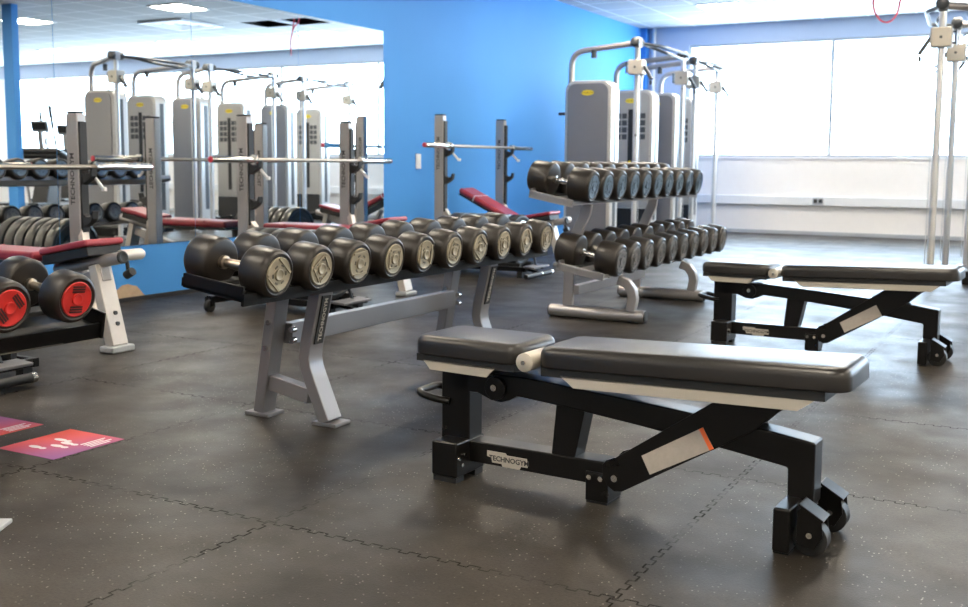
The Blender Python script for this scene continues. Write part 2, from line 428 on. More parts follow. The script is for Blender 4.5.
# floor stickers
for k, (x, y, m, lab) in enumerate(((-2.995, 2.405, DECAL_A, 'orange and purple floor sticker with white footprints, the whole one beside the seam'),
                                    (-3.415, 2.40, DECAL_B, 'purple and orange floor sticker cut off by the left edge, nearer the red dumbbells'))):
    d = thing('floor_sticker', lab, 'sticker', (x, y, 0), group='floor stickers')
    obj('sticker_sheet', MB().span((-.14, -.15, .0003), (.14, .15, .0012)), m, d)
    for (fx, fy, sgn) in ((-.045, -.075, 1), (.01, -.03, -1), (-.045, .03, 1), (.012, .01, -1)):
        mb = MB()
        for (a, b, ra, rb) in ((0, 0, .030, .013), (.042, 0, .015, .011)):
            ring = [mb.b.verts.new((fx*1.0+sgn*0+a*.9+ra*math.cos(t)*1.0, fy+b+rb*math.sin(t), .0017)) for t in [2*PI*q/14 for q in range(14)]]
            mb.b.faces.new(ring)
        obj('footprint', mb, WHITE, d)
    mb = MB()
    for q in range(4): mb.span((.065+q*.016, .02, .0013), (.073+q*.016, .125-.02*(q % 2), .0017))
    obj('printed_lines', mb, WHITE, d)

# ------------------------------------------------------------------ dumbbells
def make_dumbbell(name_label, R, L, hl, capm, capd, style, group, hm=None):
    """axis on local x, outer face at +x end = L/2; origin on the axis"""
    t = thing('dumbbell', name_label, 'dumbbell', group=group)
    for s in (1, -1):
        h = obj('head', MB().lathe((s*(L/2-hl), 0, 0), (s, 0, 0), [(0, R*.30), (.001, R*.86), (.003, R*.93), (.007, R*.975), (.013, R), (hl*.5, R), (hl-.022, R*.985), (hl-.010, R*.955), (hl-.004, R*.905), (hl, R*.83), (hl-.001, R*.80), (hl-.004, R*.775), (hl-.005, 0)], 40), RUBBER, t)
        x = s*(L/2-.002)
        c = obj('end_badge', MB().lathe((x-s*.004, 0, 0), (s, 0, 0), [(0, R*.70), (.005, R*.70), (.007, R*.67), (.006, R*.62), (.005, R*.57), (.005, 0)], 32), capm, t)
        mb = MB()
        mb.lathe((x+s*.001, 0, 0), (s, 0, 0), [(0, R*.24), (.006, R*.24), (.007, R*.20), (.004, R*.13), (.004, 0)], 20)
        if style == 'bars':
            for b in (1, -1): mb.box((x+s*.004, b*R*.47, 0), (.005, R*.10, R*.95))
        elif style == 'square':
            q = R*.42
            for ang in range(4):
                a = ang*PI/2; mb.box((x+s*.004, q*math.cos(a), q*math.sin(a)), (.004, R*.07, q*1.7), Euler((a, 0, 0)))
        obj('badge_relief', mb, capm, c)
        if style == 'red':
            mb2 = MB()
            for b in (1, -1):
                for zz in (-.10, .0, .10): mb2.box((x+s*.0048, b*R*.40+zz*R, 0), (.0015, R*.06, R*.58))
            obj('badge_print', mb2, capd, c)
        else:
            mb2 = MB()
            for k in range(6):
                a = k*PI/3+.3; mb2.box((x+s*.0048, R*.38*math.cos(a), R*.38*math.sin(a)), (.0015, R*.07, R*.16), Euler((a, 0, 0)))
            obj('badge_print', mb2, capd, c)
    i = L/2-hl
    obj('handle', MB().lathe((-i, 0, 0), (1, 0, 0), [(0, .024), (.014, .024), (.018, .016), (.03, .0155), (i, .0185), (2*i-.03, .0155), (2*i-.018, .016), (2*i-.014, .024), (2*i, .024)], 18), hm or HANDLE, t)
    return t
def row(protos, n, y0, dy, face_x, face_z, L, tilt, lab, group, seed):
    rnd = random.Random(seed)
    for i in range(n):
        p = protos[i % len(protos)]
        c = (face_x-L/2*math.cos(tilt), y0+dy*i, face_z+L/2*math.sin(tilt))
        rot = Euler((rnd.uniform(-PI, PI), 0, 0)).to_matrix()
        rot = (Euler((0, tilt, 0)).to_matrix() @ rot).to_euler()
        if not p.get('used'):
            o = p; o.location = c; o.rotation_euler = rot; o['label'] = lab(i); o['group'] = group; p['used'] = 1
        else: o = dup(p, c, rot, lab(i), group)
        o['used'] = 1
R1 = [make_dumbbell('', .086, .365, .112, CAP_TAN, CAP_DARK, s, '') for s in ('bars', 'square')]
row(R1, 10, 2.74, .2335, -2.30, .602, .365, math.radians(7),
    lambda i: 'black dumbbell with tan end badge, %s from the near end of the black single-tier rack' % ORD[i], 'dumbbells on the single-tier rack', 1)
R2 = [make_dumbbell('', .104, .42, .146, CAP_BLUE, CAP_BLUE_D, s, '', CHROME) for s in ('bars', 'square')]
row(R2, 10, 5.96, .236, -2.515, .842, .42, math.radians(9),
    lambda i: 'black dumbbell with blue-grey end badge, %s from the near end of the upper rack tier' % ORD[i], 'dumbbells on the upper tier', 2)
R3 = [make_dumbbell('', .106, .42, .146, CAP_GREY, CAP_BLUE_D, s, '', CHROME) for s in ('bars', 'square')]
row(R3, 10, 5.99, .244, -2.335, .393, .42, math.radians(9),
    lambda i: 'black dumbbell with grey end badge, %s from the near end of the lower rack tier' % ORD[i], 'dumbbells on the lower tier', 3)
R4 = [make_dumbbell('', .096, .370, .104, CAP_RED, CAP_RED_D, 'red', '')]
row(R4, 3, 2.65, -.285, -3.19, .466, .370, math.radians(9),
    lambda i: ['black dumbbell with red end badge at the right end of the left-edge rack', 'black dumbbell with red end badge cut off by the left edge of the photo',
               'black dumbbell with red end badge just beyond the left edge, third on its rack'][i], 'red badge dumbbells', 4)
for o in bpy.data.objects:
    if 'used' in o: del o['used']

# ------------------------------------------------------------------ single-tier rack (nearest)
def tray(mb, x0, z0, x1, z1, y0, y1, lip):
    """sloped tray between rear (x0,z0) and front (x1,z1)"""
    d = V((x1-x0, 0, z1-z0)).normalized(); n = V((-d.z, 0, d.x)); L = V((x1-x0, 0, z1-z0)).length
    o = V((x0, 0, z0))
    def q(a, h): p = o+d*a+n*h; return (p.x, p.z)
    return q, L
rk = thing('dumbbell_rack', 'single-tier dumbbell rack with black tray and grey A-shaped end frames, in the middle', 'rack', (-2.5, 3.75, 0))
def L3(x, y, z): return (x+2.5, y-3.75, z)
def put(poly): return [(x+2.5, z) for x, z in poly]
Y0, Y1 = 2.62, 4.96
q, L = tray(None, -2.63, .556, -2.35, .522, 0, 0, 0)
mb = MB()
mb.prism(put([q(0, 0), q(L, 0), q(L, .006), q(0, .006)]), Y0-3.75, Y1-3.75)
mb.prism(put([q(0, 0), q(.012, 0), q(.012, .030), q(0, .030)]), Y0-3.75, Y1-3.75)
mb.prism(put([q(L-.012, -.02), q(L, -.02), q(L, .022), q(L-.012, .022)]), Y0-3.75, Y1-3.75)
obj('tray', mb, BLACKPAINT, rk)
for ya in (Y0, Y1-.012):
    mb = MB().prism(put([q(.005, -.004), q(L-.008, -.008), q(L-.008, .046), q(.005, .046)]), ya-3.75, ya+.012-3.75)
    obj('tray_end_plate', mb, BLACKPAINT, rk, .002)
mb = MB()
for a in (.065, L-.065):
    mb.prism(put([q(a-.035, .006), q(a+.035, .006), q(a+.03, .02), q(a-.03, .02)]), Y0+.02-3.75, Y1-.02-3.75)
obj('saddle_rail', mb, BLACKMATT, rk)
for ye in (3.10, 4.42):
    yc = ye-3.75
    fr = obj('end_frame', MB().strip(put([(-2.685, .012), (-2.598, .525)]), .075, .05, yc), RACKSILVER, rk, .005)
    path = [(-2.378, .525), (-2.43, .30), (-2.437, .25), (-2.43, .21), (-2.412, .165), (-2.345, .012)]
    obj('front_leg', MB().strip(put([(x-.018, z) for x, z in path]), .085, .05, yc), RACKSILVER, fr, .005)
    obj('cross_strut', MB().strip(put([(-2.65, .135), (-2.45, .100)]), .05, .06, yc), RACKSILVER, fr, .004)
    for xa, xb in ((-.245, -.125), (.085, .195)): obj('foot_plate', MB().span((xa, yc-.048, 0), (xb, yc+.048, .014)), RACKSILVER, fr, .003)
    for (x, z) in ((-2.624, .37), (-2.641, .27)): obj('bolt', MB().cyl((x+2.5, yc-.046, z), (x+2.5, yc-.0376, z), .010), CHROME, fr)
    pb = obj('name_plate', MB().box((0, 0, 0), (.005, .050, .19), Euler((0, math.radians(13), 0))).xf(Matrix.Translation((.1035, yc, .395))), BLACKMATT, fr)
    writing('name_lettering', 'TECHNOGYM', .027, STRIP, pb, Matrix.Translation((.1068, yc, .396)) @ Euler((0, math.radians(13), 0)).to_matrix().to_4x4() @ frame3((0, 0, 0), (0, 0, 1), (0, -1, 0)), bold=.0003)
mb = MB().span((-.120, 3.139-3.75, .280), (-.072, 4.381-3.75, .362))
obj('long_beam', mb, RACKSILVER, rk, .004)
for y in (3.127, 4.39):
    for z in (.300, .340): obj('beam_bolt', MB().cyl((-.06, y-3.75-.010, z), (-.06, y-3.75+.010, z), .012), CHROME, rk)

# ------------------------------------------------------------------ two-tier rack
rk = thing('dumbbell_rack', 'silver two-tier dumbbell rack on round floor tubes, behind the single-tier rack', 'rack', (-2.55, 6.95, 0))
def put(poly): return [(x+2.55, z) for x, z in poly]
Y0, Y1 = 5.84, 8.34
for nm, (xa, za, xb, zb) in (('upper', (-2.895, .792, -2.61, .738)), ('lower', (-2.70, .352, -2.40, .300))):
    q, L = tray(None, xa, za, xb, zb, 0, 0, 0)
    mb = MB()
    mb.prism(put([q(0, 0), q(L, 0), q(L, .006), q(0, .006)]), Y0-6.95, Y1-6.95)
    mb.prism(put([q(0, 0), q(.012, 0), q(.012, .04), q(0, .04)]), Y0-6.95, Y1-6.95)
    mb.prism(put([q(L-.012, -.008), q(L, -.008), q(L, .012), q(L-.012, .012)]), Y0-6.95, Y1-6.95)
    tr_ = obj('tray', mb, SILVER, rk)
    for ya in (Y0, Y1-.015):
        obj('tray_end_plate', MB().prism(put([q(-.006, -.020), q(L+.006, -.020), q(L+.006, .026), q(-.006, .026)]), ya-6.95, ya+.015-6.95), SILVER, tr_, .003)
    mb = MB()
    for a in (.07, L-.07): mb.prism(put([q(a-.03, .006), q(a+.03, .006), q(a+.026, .018), q(a-.026, .018)]), Y0+.02-6.95, Y1-.02-6.95)
    obj('saddle_rail', mb, BLACKMATT, tr_)
for ye in (6.112, 7.332):
    yc = ye-6.95
    ft = obj('floor_tube', MB().lathe((-.32, yc, .04), (1, 0, 0), [(0, .034), (.004, .04), (.646, .04), (.65, .034)], 20), SILVER, rk)
    for x, d in ((-.328, 1), (.338, -1)): obj('tube_cap', MB().lathe((x, yc, .04), (d, 0, 0), [(0, .02), (.003, .036), (.0079, .036)], 16), BLACKMATT, ft)
    obj('rear_upright', MB().strip(put([(-2.745, .07), (-2.735, .38), (-2.72, .48), (-2.63, .68), (-2.62, .735)]), .03, .07, yc), SILVER, rk, .005)
    path = [(-2.40, .262), (-2.345, .245), (-2.31, .20), (-2.30, .15), (-2.315, .07)]
    obj('front_leg', MB().strip(put(path), .055, .06, yc), SILVER, rk, .006)
    obj('tray_gusset', MB().strip(put([(-2.735, .335), (-2.45, .285)]), .05, .03, yc), SILVER, rk, .004)
obj('long_beam', MB().span((-.17, 6.112-6.95, .15), (-.12, 7.332-6.95, .21)), SILVER, rk, .004)

# ------------------------------------------------------------------ red-badge rack at the left edge
rk = thing('dumbbell_rack', 'low black dumbbell rack at the left edge holding the red badge dumbbells', 'rack', (-3.4, 2.1, 0))
def put(poly): return [(x+3.4, z) for x, z in poly]
q, L = tray(None, -3.56, .395, -3.235, .326, 0, 0, 0); Y0, Y1 = 1.2, 2.80
mb = MB()
mb.prism(put([q(0, 0), q(L, 0), q(L, .006), q(0, .006)]), Y0-2.1, Y1-2.1)
mb.prism(put([q(0, 0), q(.012, 0), q(.012, .04), q(0, .04)]), Y0-2.1, Y1-2.1)
mb.prism(put([q(L-.012, -.03), q(L, -.03), q(L, .03), q(L-.012, .03)]), Y0-2.1, Y1-2.1)
obj('tray', mb, BLACKPAINT, rk)
obj('tray_edge_strip', MB().prism(put([q(L+.0005, -.03), q(L+.003, -.03), q(L+.003, -.024), q(L+.0005, -.024)]), Y0-2.1, 2.62-2.1), CHROME, rk)
for ya in (Y0, Y1-.012):
    obj('tray_end_plate', MB().prism(put([q(-.005, -.03), q(L+.012, -.03), q(L+.012, .075), q(L-.06, .075), q(-.005, .03)]), ya-2.1, ya+.012-2.1), BLACKPAINT, rk, .003)
mb = MB()
for a in (.065, L-.065): mb.prism(put([q(a-.035, .006), q(a+.035, .006), q(a+.03, .02), q(a-.03, .02)]), Y0+.02-2.1, Y1-.02-2.1)
obj('saddle_rail', mb, BLACKMATT, rk)
for yc in (1.45-2.1,):
    obj('end_frame', MB().strip(put([(-3.58, .01), (-3.48, .36)]), .06, .07, yc).strip(put([(-3.22, .01), (-3.30, .33)]), .06, .07, yc).strip(put([(-3.60, .035), (-3.20, .035)]), .06, .06, yc), RACKSILVER, rk, .004)
    obj('end_frame', MB().strip(put([(-3.58, .01), (-3.48, .36)]), .06, .07, yc+.5).strip(put([(-3.22, .01), (-3.30, .33)]), .06, .07, yc+.5).strip(put([(-3.60, .035), (-3.20, .035)]), .06, .06, yc+.5), RACKSILVER, rk, .004)

# ------------------------------------------------------------------ adjustable benches
def make_bench(label, loc, group):
    t = thing('weight_bench', label, 'bench', loc, (0, 0, math.radians(-3)), group)
    # padded seat and backrest: rounded boxes
    def pad(name, x0, x1, z0a, z0b, th, hw, bev):
        mb = MB(); L = x1-x0; nx, ny = 10, 6; bm = mb.b
        a = math.atan2(z0b-z0a, L)
        mb.box((0, 0, th/2), (L, 2*hw, th))
        mb.xf(Matrix.Translation((x0+L/2, 0, (z0a+z0b)/2)) @ Euler((0, -a, 0)).to_matrix().to_4x4())
        bmesh.ops.bevel(bm, geom=[e for e in bm.edges if abs(e.calc_length()-th) < 1e-5], offset=.045, segments=5, affect='EDGES', profile=.5)
        top = [e for e in bm.edges if e.is_manifold and all(v.co.z > (z0a+z0b)/2+th*.5+(v.co.x-x0-L/2)*math.tan(a)-1e-4 for v in e.verts)]
        bmesh.ops.bevel(bm, geom=top, offset=bev, segments=5, affect='EDGES', profile=.5)
        return obj(name, mb, VINYL, t, .006)
    p = pad('seat', -.060, .316, .395, .395, .060, .135, .027)
    obj('seat_base', MB().box((.128, 0, .386), (.35, .252, .022)), BLACKMATT, p)
    p = pad('backrest', .376, 1.248, .397, .427, .062, .135, .027)
    mb = MB().box((.79, 0, 0), (.80, .252, .032)); mb.xf(Matrix.Translation((0, 0, .377)) @ Euler((0, -math.radians(1.9), 0)).to_matrix().to_4x4())
    obj('backrest_base', mb, BLACKMATT, p)
    for s in (-1, 1):
        y = .123*s
        obj('seat_trim', MB().prism([(-.022, .378), (.238, .381), (.205, .349), (.003, .351)], y-.003, y+.003), STRIP, t)
        obj('backrest_trim', MB().prism([(.452, .382), (1.165, .400), (1.122, .369), (.494, .351)], y-.003, y+.003), STRIP, t)
    obj('seat_carriage', MB().prism([(-.02, .379), (.232, .381), (.203, .350), (.005, .352)], -.117, .117), BLACKPAINT, t, .003)
    obj('backrest_carriage', MB().prism([(.46, .381), (1.16, .398), (1.118, .372), (.50, .353)], -.117, .117), BLACKPAINT, t, .003)
    hw = .04
    obj('front_column', MB().prism([(-.013, .10), (.092, .10), (.092, .352), (-.013, .352)], -hw, hw), BLACKPAINT, t, .006)
    beam = [(.0, .337), (.27, .343), (.40, .336), (.84, .303), (1.03, .286), (1.150, .270), (1.150, .10), (1.082, .10), (1.080, .195), (.898, .219), (.664, .247), (.489, .264), (.393, .272), (.26, .282), (.235, .266), (.205, .256), (.17, .258), (.12, .276), (.0, .272)]
    obj('main_beam', MB().prism(beam, -hw, hw), BLACKPAINT, t, .006)
    obj('strut', MB().prism([(.394, .28), (.489, .275), (.456, .115), (.379, .115)], -hw*.9, hw*.9), BLACKPAINT, t, .004)
    obj('base_rail', MB().prism([(.05, .055), (.60, .055), (.615, .065), (.615, .118), (.60, .126), (.05, .122)], -hw, hw), BLACKPAINT, t, .005)
    obj('pivot_ear', MB().cyl((.19, -.052, .300), (.19, .052, .300), .036, seg=24), BLACKPAINT, t, .003)
    obj('pivot_bolt', MB().cyl((.19, -.060, .303), (.19, -.0525, .303), .010), CHROME, t)
    arm = [(.558, .125), (.560, .095), (.575, .066), (.598, .052), (.622, .056), (.899, .226), (.998, .289), (1.036, .326), (1.074, .356), (.935, .372), (.887, .352), (.60, .152), (.572, .140)]
    a = obj('lift_arm', MB().prism(arm, -.062, -.050).prism(arm, .050, .062).box((.83, 0, .255), (.40, .10, .03), Euler((0, math.radians(-33), 0))), BLACKPAINT, t, .002)
    P = [V((.680, .170)), V((.856, .276)), V((.888, .222)), V((.706, .120))]
    lb = obj('instruction_label', MB().prism([(p.x, p.y) for p in P], -.0634, -.0621), LABEL, a)
    A, B = P[1]-(P[1]-P[0])*.06, P[2]-(P[2]-P[3])*.06
    obj('label_edge', MB().prism([(A.x, A.y), (P[1].x, P[1].y), (P[2].x, P[2].y), (B.x, B.y)], -.0642, -.0635), ORANGE, lb)
    for s in (-1, 1): obj('arm_bolt', MB().cyl((.60, s*.0625, .092), (.60, s*.070, .092), .010), CHROME, a)
    ft = obj('middle_foot', MB().box((.535, 0, .050), (.072, .094, .086)), BLACKPAINT, t, .003)
    obj('foot_rubber', MB().box((.535, 0, .0035), (.066, .088, .007)), RUBBER_EDGE, ft)
    for x in (.517, .553): obj('foot_bolt', MB().cyl((x-.004, -.054, .078), (x-.004, -.0475, .078), .0075), CHROME, ft)
    c1 = obj('front_crossbar', MB().box((.047, -.032, .072), (.094, .165, .110)), BLACKPAINT, t, .007)
    for s in (-1, 1):
        obj('crossbar_foot', MB().box((.047, s*.055-.032, .0085), (.084, .045, .017)), RUBBER_EDGE, c1)
        for (dy, z) in ((-.016, .078), (.016, .084), (0, .055)): obj('crossbar_bolt', MB().cyl((.0945, s*.055-.032+dy, z), (.100, s*.055-.032+dy, z), .006), CHROME, c1)
    c2 = obj('rear_crossbar', MB().box((1.100, 0, .063), (.044, .31, .116)), BLACKPAINT, t, .007)
    for s in (-1, 1):
        obj('crossbar_foot', MB().box((1.100, s*.12, .0022), (.040, .05, .0044)), RUBBER_EDGE, c2)
        pr_ = [(1.135, .03), (1.135, .118), (1.146, .128), (1.196, .098), (1.200, .06), (1.18, .022)]
        wb = obj('wheel_bracket', MB().prism(pr_, s*.104-.033, s*.104-.027).prism(pr_, s*.104+.027, s*.104+.033).bar((1.138, s*.104, .134), (1.200, s*.104, .098), .068, .007), BLACKPAINT, t, .002)
        obj('wheel', MB().lathe((1.165, s*.104-.024, .045), (0, 1, 0), [(0, .034), (.004, .044), (.044, .044), (.048, .034)], 24), BLACKMATT, wb)
        obj('axle_bolt', MB().cyl((1.168, s*.104-.040, .060), (1.168, s*.104+.040, .060), .0075), CHROME, wb)
    r = obj('hinge_roller', MB().lathe((.347, -.150, .412), (0, 1, 0), [(0, .022), (.003, .0275), (.297, .0275), (.30, .022)], 24), STRIP, t)
    for s in (-1, 1): obj('roller_bolt', MB().cyl((.347, s*.1505, .412), (.347, s*.156, .412), .007), CHROME, r)
    h = fillet([(.02, -.045, .238), (-.03, -.065, .246), (-.092, -.065, .260), (-.092, .065, .260), (-.03, .065, .246), (.02, .045, .238)], .04, 6)
    obj('carry_handle', MB().tube(h, .0115, 12), BLACKPAINT, t)
    bp = [(.160, .101), (.225, .101), (.23, .095), (.300, .095), (.303, .068), (.28, .068), (.275, .058), (.215, .058), (.212, .066), (.178, .066), (.176, .080), (.160, .084)]
    b = obj('maker_badge', MB().prism(bp, -.0425, -.0401), STRIP, t)
    writing('badge_lettering', 'TECHNOGYM', .0225, INK, b, frame3((.238, -.0428, .080), (1, 0, 0), (0, 0, 1)), bold=.0004)
    return t
b0 = make_bench('black adjustable weight bench nearest the viewer, in front of the two dumbbell racks', (-1.663, 2.813, 0), 'adjustable weight benches')
dup(b0, (-1.648, 5.712, 0), label='black adjustable weight bench further back, right of the two-tier dumbbell rack')

# ------------------------------------------------------------------ bench press stations
def make_press(label, Yc, hpost, zbar, back_ang, zlow):
    t = thing('bench_press', label, 'bench press', (-4.80, Yc, 0), group='bench press stations')
    X = lambda x: x+4.6
    for s in (-1, 1):
        y = .62*s
        p = obj('upright', MB().span((X(-5.085), y-.033, 0), (X(-4.985), y+.033, hpost)), SILVER, t, .010)
        obj('upright_cap', MB().span((X(-5.08), y-.03, hpost+.0005), (X(-4.99), y+.03, hpost+.012)), BLACKMATT, p, .004)
        pl_ = obj('hook_plate', MB().span((X(-4.9845), y-.026, .52), (X(-4.968), y+.026, hpost-.05)), BLACKMATT, p, .003)
        for zz in (zbar-.012, zbar-.27):
            hk = [(X(-4.967), zz-.085), (X(-4.967), zz-.0), (X(-4.955), zz-.012), (X(-4.935), zz-.020), (X(-4.908), zz-.016), (X(-4.895), zz+.018), (X(-4.883), zz+.018), (X(-4.889), zz-.030), (X(-4.915), zz-.055)]
            obj('bar_hook', MB().prism(hk, y-.022, y+.022), BLACKMATT, p, .003)
        obj('catch_lever', MB().bar((X(-4.93), y+.03, zbar-.04), (X(-4.85), y+.035, zbar-.12), .012, .02).box((X(-4.845), y+.035, zbar-.12), (.03, .02, .025)), WHITE, p, .003)
        writing('upright_lettering', 'TECHNOGYM', .050, INK, p, frame3((X(-5.037), y-.0335, zbar-.06), (0, 0, 1), (-1, 0, 0)), bold=.001)
        obj('brace', MB().bar((X(-5.0), y, .56), (X(-4.72), y*.72, .06), .05, .045), WHITEMETAL, t, .004)
        obj('floor_rail', MB().span((X(-5.25), y-.035, 0), (X(-4.985), y+.035, .05)), SILVER, t, .004)
    obj('rear_crossbar', MB().span((X(-5.08), -.56, .06), (X(-5.0), .56, .12)), SILVER, t, .006)
    obj('spine', MB().bar((X(-5.02), 0, .15), (X(-4.10), 0, .40), .06, .07), SILVER, t, .006)
    # back pad
    hx, hz = -4.50, zlow
    ca, sa = math.cos(back_ang), math.sin(back_ang); L = .80 if back_ang < .1 else .68
    mx = Matrix.Translation((X(hx), 0, hz)) @ Euler((0, back_ang, 0)).to_matrix().to_4x4()
    pd = MB().box((-L/2, 0, 0), (L, .27, .055)).xf(mx); pd = obj('back_pad', pd, REDVINYL, t, .022, 4)
    obj('pad_seam', MB().box((-L*.72, 0, .0), (.012, .274, .058)).xf(mx), WHITE if back_ang > .1 else REDVINYL, pd, .004)
    obj('pad_board', MB().box((-L/2, 0, -.038), (L*.96, .24, .02)).xf(mx), BLACKMATT, pd)
    if back_ang > .1: obj('pad_strut', MB().bar((X(-4.85), 0, hz+.06), (X(-4.70), 0, .26), .04, .04), SILVER, t, .003)
    # raised seat pad
    sang = -math.radians(10.3); mx = Matrix.Translation((X(-4.46), 0, zlow+.005)) @ Euler((0, sang, 0)).to_matrix().to_4x4()
    sd = obj('seat_pad', MB().box((.185, 0, .022), (.37, .25, .036)).xf(mx), REDVINYL, t, .015, 4)
    obj('pad_board', MB().box((.18, 0, -.022), (.35, .22, .05)).xf(mx), BLACKMATT, sd, .006)
    tb = obj('seat_tube', MB().lathe((-.02, 0, -.075), (1, 0, 0), [(0, .032), (.49, .032)], 20).xf(mx), SILVER, t)
    obj('tube_cap', MB().lathe((.4705, 0, -.075), (1, 0, 0), [(0, .033), (.012, .033), (.014, .024), (.010, .018), (.010, 0)], 20).xf(mx), BLACKMATT, tb)
    rl = obj('roller_tube', MB().lathe((.43, .033, -.062), (0, 1, 0), [(0, .030), (.13, .030), (.145, .022)], 20).xf(mx), WHITEMETAL, t)
    kn = obj('locking_pin', MB().cyl((.42, .075, -.15), (.42, .075, -.09), .010).cyl((.40, .075, -.165), (.45, .075, -.15), .022).xf(mx), BLACKMATT, rl)
    obj('front_leg', MB().bar((X(-4.150), 0, .445), (X(-4.035), 0, .03), .10, .06), WHITEMETAL, t, .006)
    for zz in (.20, .145): obj('leg_bolt', MB().cyl((X(-4.082+(.2-zz)*.273), .005, zz), (X(-4.042+(.2-zz)*.273), .005, zz), .011), SLATE, t)
    obj('foot_block', MB().span((X(-4.085), -.075, 0), (X(-3.985), .075, .034)), FRAME_GREY, t, .010)
    # barbell: rests in the hooks, a thing of its own
    b = thing('barbell', label.replace('bench press station', 'olympic barbell resting on the bench press'), 'barbell', (-5.115, Yc, zbar+.012), group='barbells on the bench presses')
    obj('shaft', MB().lathe((0, -.66, 0), (0, 1, 0), [(0, .0145), (1.32, .0145)], 16), HANDLE, b)
    for s in (-1, 1):
        sl = obj('sleeve', MB().lathe((0, s*.665, 0), (0, s, 0), [(0, .024), (.425, .024), (.43, .021)], 20), CHROME, b)
        obj('collar', MB().lathe((0, s*.640, 0), (0, s, 0), [(0, .02), (.004, .036), (.024, .036), (.0248, .025)], 20), CHROME, b)
        obj('end_plug', MB().lathe((0, s*1.0951, 0), (0, s, 0), [(0, .022), (.004, .021), (.006, .012), (.006, 0)], 16), REDCABLE, sl)
    return t
make_press('bench press station at the left edge, nearest the viewer', 3.76, 1.265, .932, 0, .475)
make_press('middle bench press station standing in front of the mirror', 6.49, 1.31, .985, 0, .475)
make_press('far bench press station on the bare blue wall past the mirror', 9.24, 1.435, 1.136, math.radians(26), .42)

# ------------------------------------------------------------------ plate trolleys between the stations
def make_plate_stack(Yc, k):
    where = ['under the red dumbbells', 'behind the nearest rack', 'past the middle bench press'][k]
    t = thing('plate_trolley', 'low black wheeled plate trolley ' + where, 'trolley', (-4.42, Yc, 0), group='plate trolleys')
    mb = MB()
    for y in (-.17, .17): mb.bar((-.42, y, .075), (.42, y, .075), .03, .04)
    for x in (-.43, 0, .40): mb.bar((x, -.185 if x > -.4 else -.39, .075), (x, .185 if x > -.4 else .24, .075), .03, .04, side=(1, 0, 0))
    obj('trolley_frame', mb, BLACKPAINT, t, .003)
    obj('cradle', MB().bar((-.38, -.115, .105), (.34, -.115, .105), .03, .03).bar((-.38, .115, .105), (.34, .115, .105), .03, .03), BLACKMATT, t)
    for x, y in ((-.43, -.40), (-.43, .25)):
        c = obj('caster', MB().lathe((x-.018, y, .04), (1, 0, 0), [(0, .032), (.004, .04), (.032, .04), (.036, .032)], 20), BLACKMATT, t)
        obj('caster_hub', MB().lathe((x-.022, y, .04), (1, 0, 0), [(0, .012), (.044, .012)], 14), CHROME, c)
        obj('caster_fork', MB().bar((x, y, .100), (x, y*.8, .100), .05, .010, side=(1, 0, 0)).span((x-.027, y-.015, .04), (x-.0225, y+.015, .10)).span((x+.0225, y-.015, .04), (x+.027, y+.015, .10)), BLACKPAINT, c)
    for y in (-.15, .15): obj('rest_foot', MB().box((.36, y, .027), (.05, .05, .054)), RUBBER_EDGE, t)
    obj('step_plate', MB().box((.475, -.08, .10), (.11, .30, .014), Euler((0, .06, 0))).box((.43, -.08, .09), (.04, .1, .02)), RACKSILVER, t, .003)
    fb = obj('push_bar', MB().cyl((.56, -.45, .045), (.56, .03, .045), .022), BLACKMATT, t)
    obj('bar_ring', MB().lathe((.56, .0301, .045), (0, 1, 0), [(0, .0225), (.022, .0225), (.028, .016)], 16), CHROME, fb)
    obj('bar_ring', MB().lathe((.56, -.17, .045), (0, 1, 0), [(0, .0235), (.012, .0235)], 16), CHROME, fb)
    obj('bar_arm', MB().bar((.40, -.1, .07), (.56, -.1, .045), .03, .02), BLACKPAINT, t)
    obj('thin_strut', MB().bar((.45, -.03, .10), (.405, -.13, .44), .012, .018), SLATE, t)
    xs_ = [-.34, -.225, -.11, .01, .125, .25]; rs = [.225, .225, .225, .225, .225, .225]
    for i, (x, R) in enumerate(zip(xs_, rs)):
        th = .100
        lab = '%s weight plate from the mirror wall, in the trolley %s' % (ORD[i], where)
        p = thing('weight_plate', lab, 'weight plate', (-4.42+x, Yc, R+.09), group='weight plates in the trolleys')
        prof = [(0, .03), (0, R*.55), (.008, R*.58), (.008, R*.84), (0, R*.88), (.004, R*.98), (.012, R), (th-.012, R), (th-.004, R*.98), (th, R*.88), (th-.008, R*.84), (th-.008, R*.58), (th, R*.55), (th, .03)]
        obj('plate_disc', MB().lathe((-th/2, 0, 0), (1, 0, 0), prof, 40), PLATESHINE if i < 5 else BLACKMATT, p)
        obj('hub_ring', MB().lathe((-th/2-.002, 0, 0), (1, 0, 0), [(0, .027), (0, .045), (th+.004, .045), (th+.004, .027)], 20), CHROME, p)
        if i == 5:
            for s in (1,): obj('rim_ring', MB().tube([(th/2-.005, R*.72*math.cos(a), R*.72*math.sin(a)) for a in [2*PI*q_/40 for q_ in range(40)]], .006, 8, True), CHROME, p)
for k, y in enumerate((2.92, 5.48, 8.18)): make_plate_stack(y, k)

